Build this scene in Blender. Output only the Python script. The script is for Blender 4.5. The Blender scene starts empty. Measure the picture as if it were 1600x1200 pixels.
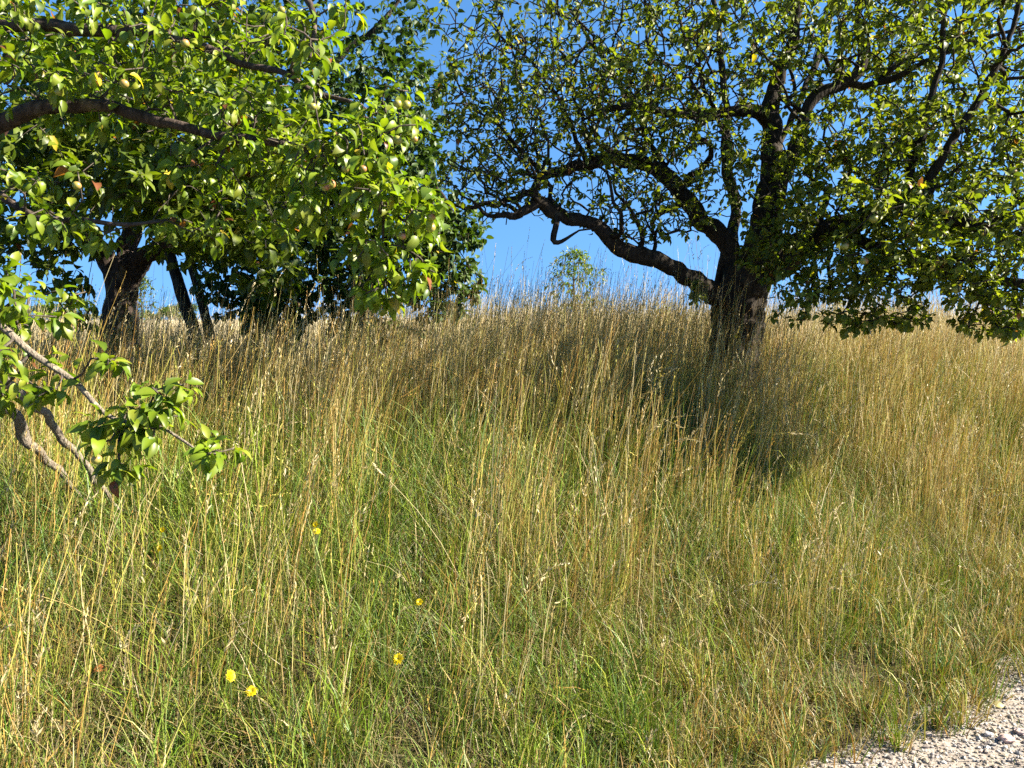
import bpy, math, random
import numpy as np
from mathutils import Vector, noise as mnoise

random.seed(7)
RNG = np.random.default_rng(11)
scene = bpy.context.scene
COL = scene.collection
R = math.radians

# ------------------------------------------------------------------ camera, sky, sun, exposure
EYE = 1.6
PITCH = R(4.78)
FOC = 1208.0                       # focal length in photograph pixels (1600 wide)
cam_data = bpy.data.cameras.new('camera')
cam_data.sensor_width = 36.0
cam_data.lens = FOC / 1600.0 * 36.0
cam_data.clip_start = 0.05
cam_data.clip_end = 5000.0
cam = bpy.data.objects.new('camera', cam_data)
COL.objects.link(cam)
cam.location = (0, 0, EYE)
cam.rotation_euler = (R(90) - PITCH, 0, 0)
scene.camera = cam

SUN_EL, SUN_AZ = R(34), R(95)     # azimuth clockwise from the viewing direction (+Y)
world = bpy.data.worlds.new('World')
scene.world = world
world.use_nodes = True
wn = world.node_tree
wn.nodes.clear()
sky = wn.nodes.new('ShaderNodeTexSky')
sky.sky_type = 'NISHITA'
sky.sun_disc = False
sky.sun_elevation = SUN_EL
sky.sun_rotation = SUN_AZ
sky.altitude = 300
sky.air_density = 1.0
sky.dust_density = 0.2
sky.ozone_density = 3.0
bg = wn.nodes.new('ShaderNodeBackground')
bg.inputs['Strength'].default_value = 0.055
wo = wn.nodes.new('ShaderNodeOutputWorld')
hsv = wn.nodes.new('ShaderNodeHueSaturation')
hsv.inputs['Saturation'].default_value = 1.22
hsv.inputs['Value'].default_value = 1.0
wtc = wn.nodes.new('ShaderNodeTexCoord')
wmap = wn.nodes.new('ShaderNodeVectorMath'); wmap.operation = 'MULTIPLY_ADD'
wmap.inputs[1].default_value = (1, 1, .55); wmap.inputs[2].default_value = (0, 0, .26)
wnm = wn.nodes.new('ShaderNodeVectorMath'); wnm.operation = 'NORMALIZE'
wn.links.new(wtc.outputs['Generated'], wmap.inputs[0]); wn.links.new(wmap.outputs[0], wnm.inputs[0])
wn.links.new(wnm.outputs[0], sky.inputs['Vector'])
wn.links.new(sky.outputs[0], hsv.inputs['Color'])
wn.links.new(hsv.outputs[0], bg.inputs[0])
wn.links.new(bg.outputs[0], wo.inputs[0])

sl = bpy.data.lights.new('sun', 'SUN')
sl.energy = 5.0
sl.angle = R(0.53)
sl.color = (1.0, 0.92, 0.78)
so = bpy.data.objects.new('sun', sl)
COL.objects.link(so)
sdir = Vector((math.sin(SUN_AZ) * math.cos(SUN_EL), math.cos(SUN_AZ) * math.cos(SUN_EL), math.sin(SUN_EL)))
so.rotation_euler = sdir.to_track_quat('Z', 'Y').to_euler()
so.location = (8, -4, 12)

scene.view_settings.view_transform = 'Standard'
scene.view_settings.look = 'None'
scene.view_settings.exposure = 2.3
scene.view_settings.gamma = 1.0
scene.render.engine = 'CYCLES'
cy = scene.cycles
cy.max_bounces = 6
cy.diffuse_bounces = 2
cy.glossy_bounces = 2
cy.transmission_bounces = 4
cy.transparent_max_bounces = 4
cy.use_denoising = False
cy.use_adaptive_sampling = True
cy.adaptive_threshold = 0.02
cy.sample_clamp_indirect = 6.0

# ------------------------------------------------------------------ helpers
def ray(px, py):
    cx = (px - 800.0) / FOC
    cz = -(py - 600.0) / FOC
    return (cx, math.cos(PITCH) + cz * math.sin(PITCH), -math.sin(PITCH) + cz * math.cos(PITCH))

def P(px, py, depth):
    d = ray(px, py)
    s = depth / d[1]
    return np.array((d[0] * s, depth, EYE + d[2] * s))

def smooth(x):
    x = np.clip(x, 0, 1)
    return x * x * (3 - 2 * x)

_perm = np.random.default_rng(3).random((256, 256))
def vnoise(x, y):
    x = np.asarray(x, float); y = np.asarray(y, float)
    xi = np.floor(x).astype(int); yi = np.floor(y).astype(int)
    fx = smooth(x - xi); fy = smooth(y - yi)
    a = _perm[xi & 255, yi & 255]; b = _perm[(xi + 1) & 255, yi & 255]
    c = _perm[xi & 255, (yi + 1) & 255]; d = _perm[(xi + 1) & 255, (yi + 1) & 255]
    return (a * (1 - fx) + b * fx) * (1 - fy) + (c * (1 - fx) + d * fx) * fy

def fbm(x, y, o=3):
    s = 0; a = 0.5; t = 0
    for k in range(o):
        s = s + a * vnoise(x * 2 ** k + 17 * k, y * 2 ** k + 31 * k); t += a; a *= .5
    return s / t

EDGE = (1.24, 2.70)
TAN = (0.852, 0.523)
NRM = (-0.523, 0.852)
def edge_d(x, y):
    d = (x - EDGE[0]) * NRM[0] + (y - EDGE[1]) * NRM[1]
    s = (x - EDGE[0]) * TAN[0] + (y - EDGE[1]) * TAN[1]
    return d + 0.16 * (vnoise(s * 1.7 + 5, s * 0 + 3) - .5) + 0.10 * (vnoise(s * 5.1 + 50, s * 0 + 9) - .5)

def ground(x, y):
    x = np.asarray(x, float); y = np.asarray(y, float)
    d = (x - EDGE[0]) * NRM[0] + (y - EDGE[1]) * NRM[1]
    h = (0.52 + 0.18 * smooth((x + 2.6) / 2.8)) * smooth(d / 2.9)
    ridge = smooth((x + 4.5) / 5.0)
    h = h + smooth((y - 6.0) / 6.0) * (-0.03 + 0.17 * ridge * smooth((36 - y) / 14))
    h = h + 0.05 * (vnoise(x * .7 + 40, y * .7 + 40) - .5) * smooth(d)
    return h

def link(name, me, parent=None, mats=()):
    o = bpy.data.objects.new(name, me)
    COL.objects.link(o)
    for m in mats:
        me.materials.append(m)
    if parent is not None:
        o.parent = parent
        o.matrix_parent_inverse = parent.matrix_world.inverted()
    return o

ALB = 0.67                         # overall reflectance of plants, bark, soil and stone
def mesh_np(name, verts, faces, col=None, smooth_=True, midx=None):
    """verts (N,3); faces: list of integer arrays (M,k)."""
    me = bpy.data.meshes.new(name)
    verts = np.ascontiguousarray(verts, np.float32)
    faces = [np.asarray(f, np.int32) for f in faces if len(f)]
    nl = sum(f.size for f in faces); npoly = sum(len(f) for f in faces)
    me.vertices.add(len(verts)); me.loops.add(nl); me.polygons.add(npoly)
    me.vertices.foreach_set('co', verts.ravel())
    me.loops.foreach_set('vertex_index', np.concatenate([f.ravel() for f in faces]))
    tot = np.concatenate([np.full(len(f), f.shape[1], np.int32) for f in faces])
    st = np.concatenate([[0], np.cumsum(tot)[:-1]]).astype(np.int32)
    me.polygons.foreach_set('loop_start', st)
    if midx is not None:
        me.polygons.foreach_set('material_index', np.asarray(midx, np.int32))
    me.polygons.foreach_set('use_smooth', np.full(npoly, smooth_))
    if col is not None:
        a = me.color_attributes.new('col', 'FLOAT_COLOR', 'POINT')
        c4 = np.ones((len(verts), 4), np.float32); c4[:, :3] = np.asarray(col) * ALB
        a.data.foreach_set('color', c4.ravel())
    me.update(calc_edges=True)
    me.validate()
    return me

def tag(o, label, cat, group=None, kind=None):
    o['label'] = label
    o['category'] = cat
    if group: o['group'] = group
    if kind: o['kind'] = kind
    return o

def empty(name, loc, label, cat, group=None):
    o = bpy.data.objects.new(name, None)
    COL.objects.link(o)
    o.empty_display_size = 0.2
    o.location = loc
    bpy.context.view_layer.update()
    return tag(o, label, cat, group)

def unit(v):
    return v / np.maximum(np.linalg.norm(v, axis=-1, keepdims=True), 1e-9)

# ------------------------------------------------------------------ materials
def nodes(name):
    m = bpy.data.materials.new(name)
    m.use_nodes = True
    nt = m.node_tree
    nt.nodes.clear()
    return m, nt, nt.nodes.new, nt.links.new

def mat_leaf(name, trans=0.42, rough=0.42, spec=0.4, tmul=(1.8, 1.85, 0.5), back=(1.25, 1.15, 1.3)):
    m, nt, N, L = nodes(name)
    out = N('ShaderNodeOutputMaterial')
    at = N('ShaderNodeAttribute'); at.attribute_name = 'col'
    geo = N('ShaderNodeNewGeometry')
    bm = N('ShaderNodeMix'); bm.data_type = 'RGBA'; bm.blend_type = 'MULTIPLY'
    bm.inputs['B'].default_value = (*back, 1)
    L(geo.outputs['Backfacing'], bm.inputs['Factor']); L(at.outputs['Color'], bm.inputs['A'])
    p = N('ShaderNodeBsdfPrincipled')
    p.inputs['Roughness'].default_value = rough
    p.inputs['Specular IOR Level'].default_value = spec
    L(bm.outputs['Result'], p.inputs['Base Color'])
    tm = N('ShaderNodeMix'); tm.data_type = 'RGBA'; tm.blend_type = 'MULTIPLY'; tm.inputs['Factor'].default_value = 1
    tm.inputs['B'].default_value = (*tmul, 1)
    L(at.outputs['Color'], tm.inputs['A'])
    t = N('ShaderNodeBsdfTranslucent'); L(tm.outputs['Result'], t.inputs['Color'])
    mx = N('ShaderNodeMixShader'); mx.inputs[0].default_value = trans
    L(p.outputs[0], mx.inputs[1]); L(t.outputs[0], mx.inputs[2]); L(mx.outputs[0], out.inputs[0])
    return m

def mat_bark(name, dark, light, scale=1.0, bump=0.6):
    dark = [c * ALB for c in dark]; light = [c * ALB for c in light]
    m, nt, N, L = nodes(name)
    out = N('ShaderNodeOutputMaterial')
    tc = N('ShaderNodeTexCoord')
    mp = N('ShaderNodeMapping'); mp.inputs['Scale'].default_value = (14 * scale, 14 * scale, 4 * scale)
    L(tc.outputs['Object'], mp.inputs[0])
    n1 = N('ShaderNodeTexNoise'); n1.inputs['Scale'].default_value = 3; n1.inputs['Detail'].default_value = 8; n1.inputs['Roughness'].default_value = .65
    L(mp.outputs[0], n1.inputs[0])
    v = N('ShaderNodeTexVoronoi'); v.feature = 'DISTANCE_TO_EDGE'; v.inputs['Scale'].default_value = 2.2
    L(mp.outputs[0], v.inputs[0])
    n2 = N('ShaderNodeTexNoise'); n2.inputs['Scale'].default_value = 9 * scale; n2.inputs['Detail'].default_value = 4
    L(tc.outputs['Object'], n2.inputs[0])
    r = N('ShaderNodeValToRGB')
    r.color_ramp.elements[0].position = .32; r.color_ramp.elements[0].color = (*dark, 1)
    r.color_ramp.elements[1].position = .72; r.color_ramp.elements[1].color = (*light, 1)
    L(n1.outputs[0], r.inputs[0])
    lich = N('ShaderNodeValToRGB')
    lich.color_ramp.elements[0].position = .60; lich.color_ramp.elements[0].color = (0, 0, 0, 1)
    lich.color_ramp.elements[1].position = .70; lich.color_ramp.elements[1].color = (.6, .6, .6, 1)
    L(n2.outputs[0], lich.inputs[0])
    mc = N('ShaderNodeMix'); mc.data_type = 'RGBA'
    mc.inputs['B'].default_value = (light[0] * 1.7, light[1] * 1.8, light[2] * 1.5, 1)
    L(lich.outputs[0], mc.inputs['Factor']); L(r.outputs[0], mc.inputs['A'])
    p = N('ShaderNodeBsdfPrincipled'); p.inputs['Roughness'].default_value = .95
    p.inputs['Specular IOR Level'].default_value = .1
    L(mc.outputs['Result'], p.inputs['Base Color'])
    ad = N('ShaderNodeMath'); ad.operation = 'ADD'
    L(n1.outputs[0], ad.inputs[0]); L(v.outputs['Distance'], ad.inputs[1])
    b = N('ShaderNodeBump'); b.inputs['Strength'].default_value = bump; b.inputs['Distance'].default_value = .02
    L(ad.outputs[0], b.inputs['Height']); L(b.outputs[0], p.inputs['Normal'])
    L(p.outputs[0], out.inputs[0])
    return m

def mat_noise(name, cols, scale=5.0, rough=.95, bump=.4, dist=.02, detail=8, spec=.2):
    cols = [[c * ALB for c in q] for q in cols]
    m, nt, N, L = nodes(name)
    out = N('ShaderNodeOutputMaterial')
    tc = N('ShaderNodeTexCoord')
    n = N('ShaderNodeTexNoise'); n.inputs['Scale'].default_value = scale; n.inputs['Detail'].default_value = detail
    n.inputs['Roughness'].default_value = .6
    L(tc.outputs['Object'], n.inputs[0])
    r = N('ShaderNodeValToRGB')
    els = r.color_ramp.elements
    k = len(cols)
    els[0].position = .3; els[0].color = (*cols[0], 1)
    els[1].position = .7; els[1].color = (*cols[-1], 1)
    for i in range(1, k - 1):
        e = els.new(.3 + .4 * i / (k - 1)); e.color = (*cols[i], 1)
    L(n.outputs[0], r.inputs[0])
    p = N('ShaderNodeBsdfPrincipled'); p.inputs['Roughness'].default_value = rough
    p.inputs['Specular IOR Level'].default_value = spec
    L(r.outputs[0], p.inputs['Base Color'])
    if bump:
        b = N('ShaderNodeBump'); b.inputs['Strength'].default_value = bump; b.inputs['Distance'].default_value = dist
        L(n.outputs[0], b.inputs['Height']); L(b.outputs[0], p.inputs['Normal'])
    L(p.outputs[0], out.inputs[0])
    return m

M_leaf = mat_leaf('leaf_bright')
M_leaf_old = mat_leaf('leaf_old', trans=.38, rough=.48, spec=.32)
M_leaf_dark = mat_leaf('leaf_dark', trans=.28, rough=.5, spec=.3)
M_grass = mat_leaf('grass_blade', trans=.18, rough=.5, spec=.28, tmul=(1.25, 1.15, .8), back=(1, 1, 1))
M_bark_old = mat_bark('bark_old', (.018, .014, .011), (.085, .070, .055))
M_bark_mid = mat_bark('bark_mid', (.035, .025, .02), (.16, .12, .10))
M_bark_twig = mat_bark('bark_twig', (.05, .04, .032), (.17, .14, .11), 3, .3)
M_bark_pale = mat_bark('bark_pale', (.12, .095, .07), (.38, .32, .24), 4, .5)
M_ground = mat_noise('ground_soil', [(.04, .03, .016), (.09, .07, .035), (.07, .075, .025)], 4, bump=.6, dist=.03)
M_field = mat_noise('field_straw', [(.50, .40, .22), (.60, .49, .28), (.66, .55, .33)], .6, bump=.5, dist=.1)
M_path = mat_noise('path_gravel', [(.20, .16, .12), (.38, .32, .26), (.50, .45, .39)], 60, bump=.8, dist=.01)

def mat_attr(name, rough=.9, spec=.25, bump_scale=0):
    m, nt, N, L = nodes(name)
    out = N('ShaderNodeOutputMaterial')
    at = N('ShaderNodeAttribute'); at.attribute_name = 'col'
    p = N('ShaderNodeBsdfPrincipled'); p.inputs['Roughness'].default_value = rough
    p.inputs['Specular IOR Level'].default_value = spec
    L(at.outputs['Color'], p.inputs['Base Color'])
    if bump_scale:
        tc = N('ShaderNodeTexCoord'); n = N('ShaderNodeTexNoise'); n.inputs['Scale'].default_value = bump_scale
        n.inputs['Detail'].default_value = 4
        L(tc.outputs['Object'], n.inputs[0])
        b = N('ShaderNodeBump'); b.inputs['Strength'].default_value = .4; b.inputs['Distance'].default_value = .004
        L(n.outputs[0], b.inputs['Height']); L(b.outputs[0], p.inputs['Normal'])
    L(p.outputs[0], out.inputs[0])
    return m
M_stone = mat_attr('stone', .9, .25, 120)
M_apple = mat_attr('apple_skin', .35, .5)
M_petal = mat_leaf('petal', trans=.25, tmul=(1.1, 1.1, 1), back=(1, 1, 1))

# ------------------------------------------------------------------ terrain
def grid_axis(lo, hi, fine_lo, fine_hi, step, grow=1.35):
    a = list(np.arange(fine_lo, fine_hi + 1e-6, step))
    s = step; x = a[-1]
    while x < hi:
        s *= grow; x += s; a.append(x)
    s = step; x = a[0]
    while x > lo:
        s *= grow; x -= s; a.insert(0, x)
    return np.array(a)

def sheet(name, gx, gy, z, mat, kind='structure', label=None, cat=None, keep=None):
    X, Y = np.meshgrid(gx, gy)
    V = np.stack([X.ravel(), Y.ravel(), z(X.ravel(), Y.ravel())], 1)
    nx, ny = len(gx), len(gy)
    i = np.arange(nx * ny).reshape(ny, nx)
    F = np.stack([i[:-1, :-1].ravel(), i[:-1, 1:].ravel(), i[1:, 1:].ravel(), i[1:, :-1].ravel()], 1)
    if keep is not None:
        c = V[F].mean(1)
        F = F[keep(c[:, 0], c[:, 1])]
    o = link(name, mesh_np(name, V, [F]), None, (mat,))
    o['kind'] = kind
    if label: tag(o, label, cat, None, kind)
    return o

sheet('ground', grid_axis(-1500, 1500, -14, 16, .2), grid_axis(-60, 2500, -4, 36, .2), ground, M_ground,
      label='dry meadow ground rising gently from the gravel path', cat='ground')
sheet('field', grid_axis(-900, 900, -40, 40, 2.5), grid_axis(30, 1500, 30, 60, 2.5),
      lambda x, y: ground(x, y) + .25 + .06 * vnoise(x * .5, y * .5), M_field,
      label='pale straw coloured crop field beyond the meadow', cat='field')

def path_z(x, y):
    return .004 + .012 * smooth(-edge_d(x, y) / .5) + .008 * (vnoise(x * 6, y * 6) - .5) * smooth(-edge_d(x, y) / .3)
# the path: a strip along its own edge
ss = np.arange(-9, 14, .08); dd = np.arange(-2.6, .14, .06)
S, D = np.meshgrid(ss, dd)
Dn = D + 0.12 * (vnoise(S * 2.2, S * 0 + 7) - .5) * (D > -.05)
PX = EDGE[0] + S * TAN[0] + Dn * NRM[0]; PY = EDGE[1] + S * TAN[1] + Dn * NRM[1]
PZ = path_z(PX.ravel(), PY.ravel()) + np.maximum(ground(PX, PY).ravel(), 0)
i = np.arange(S.size).reshape(S.shape)
F = np.stack([i[:-1, :-1].ravel(), i[:-1, 1:].ravel(), i[1:, 1:].ravel(), i[1:, :-1].ravel()], 1)
o = link('path', mesh_np('path', np.stack([PX.ravel(), PY.ravel(), PZ], 1), [F]), None, (M_path,))
tag(o, 'pale stony gravel path along the meadow edge', 'path', None, 'structure')

# ------------------------------------------------------------------ stones
def ico(sub=0):
    import bmesh
    bm = bmesh.new(); bmesh.ops.create_icosphere(bm, subdivisions=sub + 1, radius=1)
    v = np.array([x.co[:] for x in bm.verts]); f = np.array([[y.index for y in x.verts] for x in bm.faces]); bm.free()
    return v, f

def stones_np(n, pos, size, cols, sub=0):
    v, f = ico(sub)
    k = len(v)
    sc = size[:, None] * RNG.uniform(.6, 1.25, (n, 3)) * np.array([1, 1, .7])
    jit = RNG.uniform(.72, 1.18, (n, k, 1))
    a = RNG.uniform(0, 6.28, n)
    L = v[None] * jit * sc[:, None]
    x = L[..., 0] * np.cos(a)[:, None] - L[..., 1] * np.sin(a)[:, None]
    y = L[..., 0] * np.sin(a)[:, None] + L[..., 1] * np.cos(a)[:, None]
    V = np.stack([x, y, L[..., 2]], -1) + pos[:, None]
    F = f[None] + (np.arange(n) * k)[:, None, None]
    C = np.repeat(cols, k, 0)
    return V.reshape(-1, 3), F.reshape(-1, f.shape[1]), C

n = 42000
s = RNG.uniform(-3.0, 5.0, n); d = -np.abs(RNG.normal(0, .75, n)) + .05
px = EDGE[0] + s * TAN[0] + d * NRM[0]; py = EDGE[1] + s * TAN[1] + d * NRM[1]
sz = np.clip(RNG.lognormal(math.log(.0050), .42, n), .0025, .018)
pz = path_z(px, py) + np.maximum(ground(px, py), 0) + sz * .25
base = np.array([[.46, .41, .36], [.34, .32, .30], [.44, .36, .30], [.56, .53, .48], [.27, .23, .20], [.44, .37, .27]])
cols = base[RNG.integers(0, 6, n)] * RNG.uniform(.7, 1.15, (n, 1))
V, F, C = stones_np(n, np.stack([px, py, pz], 1), sz, cols)
o = link('gravel', mesh_np('gravel', V, [F], C, False), None, (M_stone,))
tag(o, 'loose grey and pinkish gravel covering the path', 'gravel', None, 'stuff')

def on_ground(px, py, h=0.0):
    """the point of the ray through a photograph pixel that lies h above the ground"""
    d = ray(px, py); best = None
    for t in np.arange(1.5, 14, .01):
        s = t / d[1]; x, y, z = d[0] * s, t, EYE + d[2] * s
        if z <= float(ground(x, y)) + h:
            return np.array((x, y, z))
    return np.array((x, y, z))

for (qx, qy, r, c, lab) in ((1572, 1163, .027, (.60, .42, .36), 'flat pink stone lying on the gravel near the photo corner'),
                            (1597, 1153, .024, (.62, .47, .42), 'rounded pale pink stone on the gravel at the right edge'),
                            (1545, 1155, .016, (.50, .46, .44), 'pale grey angular stone on the gravel left of the flat pink stone')):
    p = on_ground(qx, qy)
    v, f = ico(2)
    vv = v * r * np.array([1.15, .9, .5])
    vv = vv * (1 + .35 * np.array([mnoise.noise(Vector(q * 2.0 + qx)) for q in v]))[:, None]
    o = link('stone', mesh_np('stone', vv, [f], np.tile(np.array(c), (len(v), 1)), False), None, (M_stone,))
    o.location = (p[0], p[1], float(path_z(p[0], p[1])) + r * .35)
    tag(o, lab, 'stone', 'larger stones on the gravel path')

# ------------------------------------------------------------------ leaves
def leaf_verts(pos, dirv, nrm, length, width, curl, fold, hi):
    """numpy leaf blades: returns verts, faces (list), verts per leaf"""
    n = len(pos)
    t = unit(dirv); w = unit(np.cross(nrm, t)); up = np.cross(t, w)
    if hi:
        st = np.array([0, .07, .2, .4, .62, .84, 1.0]); hw = np.array([.03, .22, .42, .5, .43, .22, .015])
    else:
        st = np.array([0, .26, .66, 1.0]); hw = np.array([.05, .46, .40, .03])
    m = len(st)
    ang = curl[:, None] * st[None]
    cx = np.zeros((n, m)); cz = np.zeros((n, m))
    for j in range(1, m):
        a = (ang[:, j] + ang[:, j - 1]) / 2; ds = (st[j] - st[j - 1])
        cx[:, j] = cx[:, j - 1] + np.cos(a) * ds; cz[:, j] = cz[:, j - 1] - np.sin(a) * ds
    mid = pos[:, None] + length[:, None, None] * (cx[..., None] * t[:, None] + cz[..., None] * up[:, None])
    lift = np.abs(np.tan(fold))[:, None] * hw[None] * width[:, None]
    side = hw[None] * width[:, None]
    wob = RNG.uniform(-.12, .12, (n, m)) * side
    Lv = mid + side[..., None] * w[:, None] + (lift + wob)[..., None] * up[:, None]
    Rv = mid - side[..., None] * w[:, None] + (lift - wob)[..., None] * up[:, None]
    V = np.stack([Lv, mid, Rv], 2).reshape(n, m * 3, 3)
    q = []
    for j in range(m - 1):
        a = j * 3
        q.append([a, a + 1, a + 4, a + 3]); q.append([a + 1, a + 2, a + 5, a + 4])
    q = np.array(q)[:, ::-1]
    F = q[None] + (np.arange(n) * m * 3)[:, None, None]
    return V.reshape(-1, 3), F.reshape(-1, 4), m * 3

def leaf_colors(n, pal, spread=.25):
    pal = np.array(pal)
    a = pal[RNG.integers(0, len(pal), n)]; b = pal[RNG.integers(0, len(pal), n)]
    k = RNG.random((n, 1))
    return (a * k + b * (1 - k)) * RNG.uniform(1 - spread, 1 + spread, (n, 1))

# ------------------------------------------------------------------ tubes
def catmull(pts, rad, step):
    pts = np.array(pts, float); rad = np.array(rad, float)
    Q = np.vstack([2 * pts[0] - pts[1], pts, 2 * pts[-1] - pts[-2]])
    out = []; ro = []
    for i in range(len(pts) - 1):
        p0, p1, p2, p3 = Q[i], Q[i + 1], Q[i + 2], Q[i + 3]
        k = max(2, int(np.linalg.norm(p2 - p1) / step))
        for t in np.arange(k) / k:
            out.append(.5 * ((2 * p1) + (-p0 + p2) * t + (2 * p0 - 5 * p1 + 4 * p2 - p3) * t * t + (-p0 + 3 * p1 - 3 * p2 + p3) * t ** 3))
            ro.append(rad[i] * (1 - t) + rad[i + 1] * t)
    out.append(pts[-1]); ro.append(rad[-1])
    return np.array(out), np.array(ro)

def tube(pts, rad, sides, lumps=0.0, seed=0, vs=None, fs=None, off=0):
    """rings swept along a polyline with carried frames; returns verts, quads, tris"""
    n = len(pts)
    T = np.gradient(pts, axis=0); T = unit(T)
    ref = np.array([1.0, 0, 0]) if abs(T[0][0]) < .8 else np.array([0, 1.0, 0])
    u = unit(np.cross(T[0], ref))
    th = np.arange(sides) / sides * 2 * math.pi
    V = np.zeros((n, sides, 3))
    for i in range(n):
        u = u - T[i] * (u @ T[i]); u = u / max(np.linalg.norm(u), 1e-9)
        w = np.cross(T[i], u)
        rr = np.full(sides, rad[i])
        if lumps:
            for k in range(sides):
                q = pts[i] + rad[i] * (math.cos(th[k]) * u + math.sin(th[k]) * w)
                a = mnoise.noise(Vector(q * 3.0 + seed)) * .9 + mnoise.noise(Vector((q[0] * 22, q[1] * 22, q[2] * 9 + seed))) * .55 \
                    + mnoise.noise(Vector((q[0] * 55, q[1] * 55, q[2] * 24 + seed))) * .3
                rr[k] *= 1 + lumps * a
        V[i] = pts[i] + rr[:, None] * (np.cos(th)[:, None] * u + np.sin(th)[:, None] * w)
    idx = np.arange(n * sides).reshape(n, sides)
    nx = np.roll(idx, -1, 1)
    Q = np.stack([idx[:-1].ravel(), nx[:-1].ravel(), nx[1:].ravel(), idx[1:].ravel()], 1)
    tip = n * sides
    Vv = np.vstack([V.reshape(-1, 3), pts[-1] + T[-1] * rad[-1] * .6])
    Tr = np.stack([idx[-1], nx[-1], np.full(sides, tip)], 1)
    return Vv, Q, Tr

class Batch:
    def __init__(s): s.v = []; s.q = []; s.t = []; s.n = 0
    def add(s, V, Q, T=None):
        s.v.append(V); s.q.append(np.asarray(Q) + s.n)
        if T is not None: s.t.append(np.asarray(T) + s.n)
        s.n += len(V)
    def arrays(s):
        return np.vstack(s.v), np.vstack(s.q), (np.vstack(s.t) if s.t else np.zeros((0, 3), int))

# ------------------------------------------------------------------ trees
class Tree:
    def __init__(s, root):
        s.root = root
        s.pos = np.zeros((120000, 3)); s.par = np.full(120000, -1); s.rad = np.zeros(120000)
        s.fix = np.zeros(120000, bool); s.ok = np.zeros(120000, bool); s.leafy = np.zeros(120000)
        s.plen = np.zeros(120000); s.tip = np.zeros(120000, bool)
        s.n = 0
        s.limbs = []
        s.leafr = .0055
    def add(s, p, par, rad=0, fix=False, ok=True, leafy=0):
        i = s.n; s.pos[i] = p; s.par[i] = par; s.rad[i] = rad; s.fix[i] = fix; s.ok[i] = ok; s.leafy[i] = leafy
        s.plen[i] = 0 if par < 0 else s.plen[par] + np.linalg.norm(s.pos[i] - s.pos[par])
        s.n += 1
        return i
    def limb(s, pts, rad, name='limb', ok_from=0.25, jitter=.022, step=.05, sides=10, lumps=.30, mat=None):
        p, r = catmull(pts, rad, step)
        k = len(p)
        j = RNG.normal(0, jitter, (k, 3)); j[0] = 0
        for _ in range(2): j[1:-1] = (j[:-2] + j[1:-1] + j[2:]) / 3
        p = p + j
        par = -1
        if s.n:
            dist = np.linalg.norm(s.pos[:s.n] - p[0], axis=1); dist[~s.fix[:s.n]] = 1e9
            par = int(np.argmin(dist))
        for q in range(k):
            par = s.add(p[q], par, r[q], True, q > k * ok_from)
        s.limbs.append((name, p, r, sides, lumps, mat))
    def grow(s, att, leafy, droop=0.0, pathw=.18, seg=.09, wig=.16, spread=.25):
        d0 = np.array([np.min(np.linalg.norm(s.pos[:s.n][s.ok[:s.n]] - a, axis=1)) for a in att])
        for a_i in np.argsort(d0):
            a = att[a_i]
            N = s.n
            dv = s.pos[:N] - a
            cost = np.sqrt((dv * dv).sum(1)) + pathw * s.plen[:N]
            cost[~s.ok[:N]] = 1e9
            b = int(np.argmin(cost))
            start = s.pos[b]; L = np.linalg.norm(a - start)
            if L < .02: continue
            pd = s.pos[b] - s.pos[s.par[b]] if s.par[b] >= 0 else np.array([0, 0, 1.0])
            pd = pd / max(np.linalg.norm(pd), 1e-6)
            m = max(2, int(L / seg))
            ctrl = start + (pd * .45 + RNG.normal(0, spread, 3) + np.array([0, 0, .25 - droop])) * L * .5
            ts = np.arange(1, m + 1) / m
            pts = ((1 - ts) ** 2)[:, None] * start + (2 * ts * (1 - ts))[:, None] * ctrl + (ts ** 2)[:, None] * a
            pts[:-1] += RNG.normal(0, wig * L / m, (m - 1, 3))
            par = b
            for q in range(m):
                par = s.add(pts[q], par, 0, False, True, leafy[a_i])
            s.tip[par] = True
    def radii(s, r0=.0026, ex=2.25):
        N = s.n
        acc = np.zeros(N)
        for i in range(N - 1, -1, -1):
            if not s.fix[i]:
                r = max(acc[i] ** (1 / ex), r0) if acc[i] > 0 else r0
                s.rad[i] = r
                p = s.par[i]
                if p >= 0: acc[p] += r ** ex
        for i in range(N):
            p = s.par[i]
            if not s.fix[i] and p >= 0: s.rad[i] = min(s.rad[i], max(s.rad[p] * .92, r0))
    def twigs(s, batch, sides=5):
        N = s.n
        kids = [[] for _ in range(N)]
        for i in range(N):
            if s.par[i] >= 0: kids[s.par[i]].append(i)
        done = np.zeros(N, bool)
        for i in range(N):
            if s.fix[i] or done[i]: continue
            p = s.par[i]
            ch = [p] if p >= 0 else []
            c = i
            while True:
                ch.append(c); done[c] = True
                k = [q for q in kids[c] if not done[q] and not s.fix[q]]
                if not k: break
                c = max(k, key=lambda q: s.rad[q])
            rr = s.rad[ch].copy()
            rr[0] = min(rr[0], rr[1] * 1.15)
            if len(ch) < 2: continue
            big = rr.max() > .012
            batch.add(*tube(s.pos[ch], rr, 7 if big else sides if rr.max() > .005 else 4))

def sample_blobs(blobs):
    pts = []; lf = []
    for (bx, by, dep, rx, ry, rd, n, l) in blobs:
        c = P(bx, by, dep); k = dep / FOC
        v = unit(RNG.normal(0, 1, (n, 3))) * (RNG.random((n, 1)) ** (1 / 2.6))
        q = c + v * np.array([rx * k, rd, ry * k])
        z0 = ground(q[:, 0], q[:, 1])
        ok = q[:, 2] > z0 + .35
        pts.append(q[ok]); lf.append(np.full(ok.sum(), l))
    return np.vstack(pts), np.concatenate(lf)

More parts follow.
